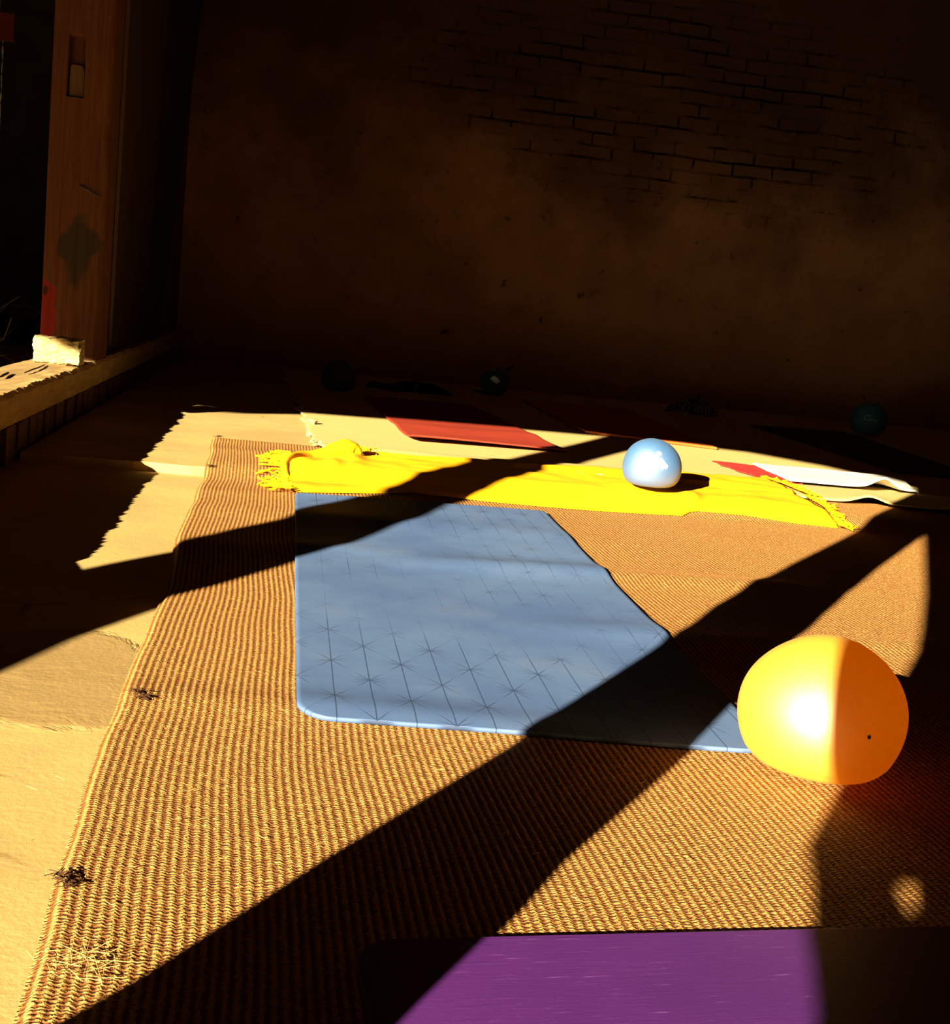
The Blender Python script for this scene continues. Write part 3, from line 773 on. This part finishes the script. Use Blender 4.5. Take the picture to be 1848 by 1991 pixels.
# ------------------------------------------------------------------ yellow shawl
def shawl():
    root_pos = at(950, 935, 0.04)
    root = empty('shawl', (root_pos[0], root_pos[1], float(rug_top(root_pos[0], root_pos[1]))))
    inv = np.array([root.location.x, root.location.y, root.location.z])
    near = [(566, 944), (600, 947), (650, 948), (720, 948), (800, 946), (860, 953), (950, 963), (1050, 971), (1150, 978), (1250, 984), (1330, 989), (1345, 986), (1360, 986), (1450, 994), (1550, 1006), (1632, 1014)]
    far = [(560, 903), (585, 898), (640, 893), (690, 893), (735, 888), (800, 894), (900, 901), (1000, 909), (1100, 915), (1180, 919), (1270, 924), (1300, 926), (1330, 928), (1390, 932), (1440, 936), (1478, 938)]
    def zz(x, y):
        return max(float(rug_top(x, y)), float(beige_top(x, y)) if rugmask(np.array(x), np.array(y)) < 0.999 or inside_beige(x, y) else 0) + 0.002
    nt = 30; ns = 160
    ni = len(near); si = np.linspace(0, ni-1, ns)
    NN = np.stack([np.interp(si, range(ni), [k[j] for k in near]) for j in (0, 1)], -1)
    FF = np.stack([np.interp(si, range(ni), [k[j] for k in far]) for j in (0, 1)], -1)
    V = np.zeros((nt, ns, 3))
    for i in range(ns):
        a = at(NN[i, 0], NN[i, 1], 0.04); b = at(FF[i, 0], FF[i, 1], 0.045)
        for j in range(nt):
            t = j/(nt-1)
            x, y = (a*(1-t)+b*t)[:2]
            z = zz(x, y) + 0.012*min(1, 8*t, 8*(1-t))**0.5 + 0.002
            z += 0.0032*float(noise2(np.array([x*1.2]), np.array([y*3]), 101, 3, 2.2)[0])
            # a crease at the near edge, and soft folds at the bunched left end
            cx = NN[i, 0]
            z += 0.016*math.exp(-((cx-1353)/14.0)**2)*math.exp(-(t/0.25)**2)
            z += (0.010*math.exp(-((cx-655)/22)**2)*math.exp(-((t-0.6)/0.25)**2) + 0.010*math.exp(-((cx-600)/26)**2)*math.exp(-((t-0.75)/0.3)**2)
                  + 0.012*math.exp(-((cx-710)/25)**2)*math.exp(-((t-0.85)/0.3)**2))
            V[j, i] = (x, y, z)
    top = V.reshape(-1, 3) - inv
    bot = top.copy(); bot[:, 2] -= 0.0025
    edge_i = np.concatenate([np.arange(ns), np.arange(ns)+ns*(nt-1), np.arange(nt)*ns, np.arange(nt)*ns+ns-1])
    N = ns*nt
    ring = list(range(ns)) + [ns*j+ns-1 for j in range(1, nt)] + [ns*(nt-1)+i for i in range(ns-2, -1, -1)] + [ns*j for j in range(nt-2, 0, -1)]
    ring = np.array(ring); nx = np.roll(ring, -1)
    low = top[ring].copy()
    for k, r in enumerate(ring):
        w = top[r]+inv; low[k, 2] = zz(w[0], w[1]) - 0.001 - inv[2]
        cx = 1353
    F = [tuple(r) for r in grid_faces(ns, nt)] + [(int(ring[k]), N+k, N+(k+1) % len(ring), int(nx[k])) for k in range(len(ring))]
    mesh_obj('cloth', np.vstack([top, low]), F, M['yellow'], root, True)
    # rolled-back fold behind the left end
    pts = [(558, 912, 0.050), (552, 902, 0.055), (558, 895, 0.062), (575, 889, 0.070), (600, 887, 0.074), (625, 888, 0.074), (645, 888, 0.078), (665, 888, 0.082), (685, 889, 0.078), (697, 891, 0.070)]
    rad = [0.010, 0.012, 0.015, 0.015, 0.014, 0.018, 0.027, 0.033, 0.028, 0.013]
    P = []
    for k, (x, y, z) in enumerate(pts):
        g = at(x, y+9, 0.045); zb = zz(g[0], g[1]); P.append(np.array([g[0], g[1]+0.03*(k > 2), zb + rad[k]*0.95]) - inv)
    # refine
    n = 60; ti = np.linspace(0, len(P)-1, n); PA = np.array(P)
    Pf = np.stack([np.interp(ti, range(len(P)), PA[:, j]) for j in range(3)], -1)
    rf = np.interp(ti, range(len(P)), rad)*(1+0.10*noise1(ti, 103, 3, 0.35))
    for _ in range(6):
        Pf[1:-1] = (Pf[:-2]+2*Pf[1:-1]+Pf[2:])/4
    tube('rolled_fold', list(Pf), 0.02, M['yellow'], root, 18, list(rf))
    # fringes at both ends
    def fringe(line, dirpx, count, length, seed):
        g = np.random.default_rng(seed); Vv, Ff = [], []
        for k in range(count):
            t = (k+g.random()*0.6)/count
            i = np.interp(t, np.linspace(0, 1, len(line)), range(len(line)))
            x = np.interp(i, range(len(line)), [q[0] for q in line]); y = np.interp(i, range(len(line)), [q[1] for q in line])
            a = at(x, y, 0.045); L = length*(0.7+0.6*g.random()); ang = dirpx + g.normal()*0.38
            d = np.array([math.cos(ang), math.sin(ang)]); cur = a[:2].copy(); b0 = len(Vv); ns_ = 5; r = 0.0028
            for s in range(ns_):
                z = zz(cur[0], cur[1]) + 0.004 + (0.010*(1-s/4) if g.random() < 0.8 else 0.012)
                sd = np.array([-d[1], d[0]])
                for (wx, wz) in ((-1, 0), (0, 1), (1, 0), (0, -1)):
                    Vv.append(np.array([cur[0]+sd[0]*wx*r, cur[1]+sd[1]*wx*r, z+wz*r]) - inv)
                cur = cur + d*L/4; ang += g.normal()*0.25; d = np.array([math.cos(ang), math.sin(ang)])
            for s in range(ns_-1):
                for q in range(4):
                    o_ = b0+4*s; Ff.append((o_+q, o_+(q+1) % 4, o_+4+(q+1) % 4, o_+4+q))
            Ff += [(b0+3, b0+2, b0+1, b0), tuple(b0+4*(ns_-1)+q for q in range(4))]
        mesh_obj('fringe', Vv, Ff, M['yellow'], root)
    fringe([(568, 944), (562, 930), (556, 915), (552, 903), (556, 895), (566, 890)], math.radians(182), 42, 0.074, 111)
    fringe([(1478, 938), (1520, 953), (1560, 970), (1600, 992), (1634, 1013)], math.radians(20), 70, 0.05, 112)
    fringe([(697, 884), (703, 888), (706, 892)], math.radians(5), 12, 0.055, 113)
    return root
def inside_beige(x, y):
    d = (np.array([x, y]) - bl[0][:2]); e = bl[1][:2]-bl[0][:2]; n = np.array([-e[1], e[0]])/np.linalg.norm(e)
    return d @ n > 0 and d @ (e/np.linalg.norm(e)) > 0
tag(shawl(), 'bright yellow fringed shawl spread out under the pale blue ball', 'shawl')

# ------------------------------------------------------------------ balls
def ball(name, pos, R, mat, seed, vs=0.96, zb=0.7, amp=0.006, rot=0.0, facet=False):
    """soft ball sagging on a flat foot; the origin is at the foot"""
    nl, nm = 96, 72; V = []
    for j in range(nm+1):
        th = math.pi*j/nm
        for i in range(nl):
            ph = 2*math.pi*i/nl
            d = np.array([math.sin(th)*math.cos(ph), math.sin(th)*math.sin(ph), math.cos(th)])
            k = 1 + amp/R*0.1*0 + amp*float(np.sin(d[0]*4+seed)+np.sin(d[1]*5.1+2*seed)+np.sin(d[2]*4.3+seed*3+d[0]*3))
            v = d*R*k; v[2] *= vs
            lo = -zb*R*vs; h = v[2]-lo; s = 0.10*R
            v[2] = lo + (h if h > 2*s else s*math.log1p(math.exp(h/s)) if h > -8*s else 0) - 0
            V.append(v)
    V = np.array(V); V[:, 2] -= V[:, 2].min()
    F = [(j*nl+i, (j+1)*nl+i, (j+1)*nl+(i+1) % nl, j*nl+(i+1) % nl) for j in range(nm) for i in range(nl)]
    o = mesh_obj(name, V, F, mat, None, True)
    bm = bmesh.new(); bm.from_mesh(o.data); bmesh.ops.remove_doubles(bm, verts=bm.verts, dist=1e-5); bm.to_mesh(o.data); bm.free()
    o.data.polygons.foreach_set('use_smooth', [True]*len(o.data.polygons))
    o.location = pos; o.rotation_euler = (0, 0, rot)
    return o
def on_ball(o, direction, R, vs, zb):
    pass
def decal(o, name, polys, centre_dir, mat, R, off=0.0008):
    """flat prints laid on the ball: polys in metres round the point of the ball the direction hits"""
    c = Vector(centre_dir).normalized(); e = Vector((0, 0, 1)).cross(c).normalized(); n = c.cross(e)
    me = o.data; from mathutils.bvhtree import BVHTree
    bvh = BVHTree.FromPolygons([v.co for v in me.vertices], [p.vertices for p in me.polygons])
    cen = Vector((0, 0, sum(v.co.z for v in me.vertices)/len(me.vertices)))
    V, F = [], []
    for poly in polys:
        b = len(V); m = len(poly)
        cx = sum(p[0] for p in poly)/m; cy = sum(p[1] for p in poly)/m
        rings = 4
        for r in range(1, rings+1):
            for (x, y) in poly:
                xx, yy = cx+(x-cx)*r/rings, cy+(y-cy)*r/rings
                d = (c*R + e*xx + n*yy).normalized()
                h = bvh.ray_cast(cen, d); V.append(h[0] + d*off)
        d = (c*R + e*cx + n*cy).normalized(); h = bvh.ray_cast(cen, d); V.append(h[0]+d*off)
        for i in range(m):
            F.append((b+rings*m, b+i, b+(i+1) % m))
            for r in range(rings-1):
                F.append((b+r*m+i, b+(r+1)*m+i, b+(r+1)*m+(i+1) % m, b+r*m+(i+1) % m))
    return mesh_obj(name, V, F, mat, o, True)
def circ(x, y, r, n=16): return [(x+r*math.cos(2*math.pi*i/n), y+r*math.sin(2*math.pi*i/n)) for i in range(n)]
def bar(x0, y0, x1, y1, w):
    d = math.hypot(x1-x0, y1-y0); nx, ny = -(y1-y0)/d*w, (x1-x0)/d*w
    return [(x0+nx, y0+ny), (x0-nx, y0-ny), (x1-nx, y1-ny), (x1+nx, y1+ny)]

def stand(px, py, z): P = at(px, py, z); return P
RY = 325/2*1.735/2450*0.93
P = stand(1581, 1498, 0.018); yb = ball('exercise_ball', (P[0], P[1], float(rug_top(P[0], P[1]))+0.006), RY, M['yball'], 1.0, 0.95, 0.72, 0.006)
tag(yb, 'big yellow exercise ball in the right foreground at the blue mat corner', 'ball')
vp = decal(yb, 'valve_plug', [circ(0, 0, 0.0028)], (0.30, -1.0, 0.03), M['oak'], RY, 0.0006)
P = stand(1262, 955, 0.055); D = float(np.linalg.norm(P[:2]))
RB = 58.5*math.hypot(D, 0.5)/2450*0.985
bb = ball('exercise_ball', (P[0], P[1], float(beige_top(P[0], P[1])) + 0.018), RB, M['bball'], 2.3, 0.96, 0.66, 0.008)
tag(bb, 'pale blue exercise ball sitting on the yellow shawl in the sun', 'ball')
vd = Vector((-P[0], -P[1], 0.5)).normalized()
k = RB/58.0
decal(bb, 'logo', [circ(12*k, 26*k, 6.2*k), bar(15*k, 14*k, 33*k, -2*k, 4.2*k), bar(33*k, -2*k, 27*k, -3*k, 3.0*k), bar(1*k, 14*k, 12*k, 19*k, 4.5*k), bar(2*k, 14*k, 24*k, -6*k, 5.0*k)], vd, M['white'], RB)
P = stand(657, 761, 0.028); R_ = 34*float(np.linalg.norm(P[:2]))/2450
b1 = ball('exercise_ball', (P[0], P[1], float(beige_top(P[0], P[1]))+0.001), R_, M['dball'], 0.4, 0.95, 0.75, 0.004)
tag(b1, 'very dark ball in the shade at the far left, left of the black bundle', 'ball')
P = stand(960, 768, 0.034); R_ = 30.5*float(np.linalg.norm(P[:2]))/2450
# ball in crinkled film
b2 = ball('exercise_ball', (P[0], P[1], float(beige_top(P[0], P[1]))+0.001), R_, M['film'], 3.1, 0.98, 0.8, 0.012)
def crinkle(o, n, seed, R):
    g = np.random.default_rng(seed); me = o.data
    co = np.empty(len(me.vertices)*3); me.vertices.foreach_get('co', co); co = co.reshape(-1, 3)
    c = np.array([0, 0, R*0.8]); d = co-c; r = np.linalg.norm(d, axis=1); dn = d/r[:, None]
    for k in range(n):
        a = g.normal(size=3); a /= np.linalg.norm(a); cut = R*(0.85+0.10*g.random())
        h = (d@a); over = np.clip(h-cut, 0, None); d = d - over[:, None]*a
    co = d+c; co[:, 2] = np.maximum(co[:, 2], 0); me.vertices.foreach_set('co', co.ravel()); me.update()
crinkle(b2, 60, 5, R_)
b2.data.polygons.foreach_set('use_smooth', [False]*len(b2.data.polygons))
tag(b2, 'teal ball wrapped in glinting film, right of the black bundle', 'ball')
# loose tail of the wrapping film
t0 = np.array([-R_*1.45, -R_*0.5, 0.006]); V = []; F = []
for i in range(12):
    t = i/11; x = -R_*1.45 + t*R_*1.9; y = -R_*(0.45+0.35*t); w = 0.012+0.02*t
    for s in (0, 1): V.append((x, y + s*w, 0.004+0.012*math.sin(math.pi*t)*s + 0.01*(1-t)**2))
for i in range(11): F.append((2*i, 2*i+2, 2*i+3, 2*i+1))
ft = mesh_obj('film_tail', V, F, M['black'], b2); so = ft.modifiers.new('solid', 'SOLIDIFY'); so.thickness = 0.003
P = stand(1685, 847, 0.036); R_ = 35*math.hypot(P[0], P[1])/2450*0.98
b3 = ball('exercise_ball', (P[0], P[1], float(beige_top(P[0], P[1]))+0.008), R_, M['tball'], 4.0, 0.97, 0.8, 0.004)
tag(b3, 'dark teal ball with small pale lettering behind the near-black mat', 'ball')
vd = Vector((-P[0], -P[1], 0.42)).normalized(); k = R_/35.0
# letter-like strokes read from the print
def arc(cx, cy, r, a0, a1, w, n=6):
    ps = []
    for i in range(n):
        t0_, t1_ = a0+(a1-a0)*i/n, a0+(a1-a0)*(i+1)/n
        ps.append(bar(cx+r*math.cos(t0_), cy+r*math.sin(t0_), cx+r*math.cos(t1_), cy+r*math.sin(t1_), w))
    return ps
pr = arc(-3*k, 3*k, 5*k, math.radians(70), math.radians(290), 0.8*k)
pr += [bar(-1.5*k, 8.0*k, 3.0*k, 7.4*k, 0.9*k)]
pr += arc(1.5*k, 0.6*k, 1.7*k, 0, 6.283, 0.45*k, 8) + [bar(3.6*k, 2.2*k, 3.6*k, -1.6*k, 0.45*k)]
pr += [bar(5.4*k, 1.8*k, 5.4*k, -2.0*k, 0.5*k), bar(5.4*k, 1.0*k, 7.4*k, 1.6*k, 0.5*k)]
pr += [bar(8.4*k, 0.8*k, 9.8*k, -2.2*k, 0.5*k), bar(9.8*k, -2.2*k, 11.2*k, 0.4*k, 0.5*k)]
pr += arc(14.0*k, -1.2*k, 1.8*k, 0, 6.283, 0.5*k, 8)
decal(b3, 'lettering', pr, vd, M['greyprint'], R_)

# ------------------------------------------------------------------ bundles at the back wall
def heap(name, foot, z0, hgt, seed, mat, amp, n=60, parent=None, fold=6.0):
    """crumpled cloth: foot = centre (x, y), half-axes along p and q"""
    (cx, cy), (ra, rb) = foot
    V, F = [], []
    rings = n//2
    for j in range(rings+1):
        r = j/rings
        for i in range(n):
            a = 2*math.pi*i/n
            rr = r*(1+0.16*math.sin(3*a+seed)+0.10*math.sin(7*a+2*seed))
            p, q = ra*rr*math.cos(a), rb*rr*math.sin(a)
            f = float(noise2(np.array([p*fold]), np.array([q*fold]), seed, 4, 1.2)[0])
            z = hgt*(1-r**2.2)*(0.75+0.25*math.sin(2*a+seed)*r) + amp*abs(f)*(1-r**4)
            V.append((p*NV_[0]+q*UV_[0], p*NV_[1]+q*UV_[1], max(z, 0.0)))
    for j in range(rings):
        for i in range(n): F.append((j*n+i, (j+1)*n+i, (j+1)*n+(i+1) % n, j*n+(i+1) % n))
    F.append(tuple((rings)*n+i for i in range(n-1, -1, -1)))
    o = mesh_obj(name, V, F, mat, parent, False); o.location = (cx, cy, z0)
    bm = bmesh.new(); bm.from_mesh(o.data); bmesh.ops.remove_doubles(bm, verts=bm.verts, dist=1e-5)
    bmesh.ops.recalc_face_normals(bm, faces=bm.faces); bm.to_mesh(o.data); bm.free()
    return o
P = at(806, 764, 0.036); bun = heap('garment_bundle', ((P[0], P[1]+0.10), (0.20, 0.10)), float(beige_top(P[0], P[1]))+0.001, 0.062, 3, M['black'], 0.012)
tag(bun, 'flat black bundle of clothing in shade behind the red mat', 'clothes')
P0 = np.array([bun.location.x, bun.location.y, bun.location.z])
sl = [at(x, y, 0.05)-P0 for (x, y) in [(770, 758), (755, 753), (742, 752), (728, 750), (714, 751)]]
tube('sleeve', [(p[0], p[1], 0.020) for p in sl], 0.018, M['black'], bun, 10, [0.022, 0.018, 0.015, 0.02, 0.012])
rgp = at(806, 760, 0.06) - P0
ring_pts = [(rgp[0]+0.012*math.cos(t), -0.088+0.0*t, 0.028+0.012*math.sin(t)) for t in np.linspace(0, 5.2, 14)]
rg = tube('buckle', ring_pts, 0.0022, M['greyprint'], bun, 6); rg['label'] = 'small pale buckle'
P = at(1352, 806, 0.036); cl = heap('crumpled_cloth', ((P[0], P[1]+0.03), (0.165, 0.085)), float(beige_top(P[0], P[1]))+0.001, 0.10, 5, M['pattern'], 0.04, 70, None, 9.0)
tag(cl, 'crumpled dark cloth with pale pattern against the back wall foot', 'cloth')
P0 = np.array([cl.location.x, cl.location.y, cl.location.z])
V, F = [], []
for k in range(22):
    a = at(1300+k*1.8, 792+k*0.75, 0.045)-P0; b = at(1296+k*1.9, 796+k*0.75, 0.04)-P0
    o_ = len(V); a[1] -= 0.0; z = 0.02+0.012*random.random()
    for (p, zz_) in ((a, z), (b, 0.004)):
        V += [(p[0]-0.0015, p[1]-0.02, zz_), (p[0]+0.0015, p[1]-0.02, zz_), (p[0], p[1]-0.017, zz_+0.002)]
    F += [(o_, o_+1, o_+4, o_+3), (o_+1, o_+2, o_+5, o_+4), (o_+2, o_, o_+3, o_+5)]
mesh_obj('fringe', V, F, M['towel'], cl)

# dark plank along the foot of the wall at the right
V, F = [], []
pa = to_pq(*at(1722, 806, 0.03)[:2]); 
for i in range(40):
    t = i/39; p = pa[0]+0.02+t*2.2
    for (q, z) in ((8.27, 0.055), (8.27, 0.165-0.01*math.sin(9*t)), (8.42, 0.175), (8.42, 0.055)):
        V.append(room(p, q+0.004*random.random(), z+0.003*random.random()))
for i in range(39):
    for k in range(4): F.append((4*i+k, 4*i+(k+1) % 4, 4*i+4+(k+1) % 4, 4*i+4+k))
F += [(3, 2, 1, 0), (156, 157, 158, 159)]
pk = empty('timber_plank', room(pa[0]+1.1, 8.35, 0.026))
o = mesh_obj('plank', [np.array(v)-np.array(pk.location) for v in V], F, M['dark'], pk)
for dp in (0.5, 1.7):
    V2, F2 = [], []; add_box_pq(V2, F2, pa[0]+dp, pa[0]+dp+0.1, 8.29, 8.40, 0.026, 0.0575)
    mesh_obj('batten', [np.array(v)-np.array(pk.location) for v in V2], F2, M['dark'], pk)
tag(pk, 'dark timber plank along the wall foot, right of the lettered teal ball', 'plank')

# ------------------------------------------------------------------ small things
chips = [((603, 822), 0.020, 'pale plaster chip farthest along the carpet edge'), ((610, 828), 0.018, 'dark-shadowed plaster chip beside the carpet edge, second from the back'),
         ((602, 846), 0.014, 'small plaster chip halfway along the frayed carpet edge'), ((609, 864), 0.013, 'plaster chip at the carpet edge just behind the rug end'),
         ((622, 867), 0.011, 'tiny plaster chip nearest the rolled shawl end')]
for i, ((x, y), s, lb) in enumerate(chips):
    P = at(x, y, 0.03)
    c = lump_box('plaster_chip', (s*1.5, s, s*0.8), 200+i, M['limestone'], s*0.25, 5)
    c.location = (P[0], P[1], max(float(beige_top(P[0], P[1])) if x > 606 else 0, STEP_H)+s*0.36); c.rotation_euler = (0.1*i, 0.05, i*1.3)
    tag(c, lb, 'rubble', 'plaster chips along the carpet edge')

cs = []
for (x, y) in [(110, 1860), (140, 1872), (170, 1880), (185, 1862), (150, 1890), (210, 1878), (130, 1850), (175, 1895)]:
    P = at(x, y, 0.02); cs.append((P[0], P[1], float(rug_top(P[0], P[1]))+0.002))
st = strands('straw', cs, 5, 0.030, 0.00022, M['straw'], None, 0.3, 0.012, 77, 0.006)
g = np.random.default_rng(5); cs = []
for k in range(90):
    x, y = g.uniform(60, 1500), g.uniform(1450, 1900)
    if x > 680 and y > 1790: continue
    P = at(x, y, 0.02); cs.append((P[0], P[1], float(rug_top(P[0], P[1]))+0.002))
st2 = strands('loose_fibre', cs, 1, 0.012, 0.00022, M['straw'], None, 0.3, 0.002, 78, 0.003)
tag(st, 'loose straw caught in the rug at the lower left', 'straw'); st['kind'] = 'stuff'
tag(st2, 'fine loose fibres scattered over the near part of the brown rug', 'fibres'); st2['kind'] = 'stuff'

# beyond the sill, in the dark side bay
hp = []
g = np.random.default_rng(9)
for k in range(60):
    hp.append((*room(-1.35-1.1*g.random(), 5.2+1.6*g.random())[:2], 0.005+0.25*g.random()**2))
hay = strands('hay', hp, 14, 0.22, 0.002, M['hay'], None, 0.8, 0.10, 79, 0.12)
tag(hay, 'dim hay heap in the dark bay beyond the sill', 'hay'); hay['kind'] = 'stuff'
hc = empty('hanging_cord', room(-1.22, 5.2, 1.0))
b0 = np.array(hc.location)
V, F = [], []; add_box_pq(V, F, -1.32, -1.165, 5.19, 5.22, 1.36, 1.46, 0.006)
mesh_obj('red_rag', [np.array(v)-b0 for v in V], F, M['rag'], hc)
n = 60; tube('cord', [np.array(room(-1.208-0.001*math.sin(i*0.9), 5.2, 1.37-0.9*i/(n-1)))-b0 for i in range(n)], 0.0022, M['pale_cord'], hc, 6,
     [0.0022+0.002*(i % 11 == 3) for i in range(n)])
mesh_obj('hanger', *(lambda V3, F3: (add_box_pq(V3, F3, -1.25, -1.22, 5.195, 5.215, 1.46, 4.49), ([np.array(v)-b0 for v in V3], F3))[1])([], []), M['dark'], hc)
tag(hc, 'thin pale cord hanging below a dark red rag beyond the sill', 'cord')
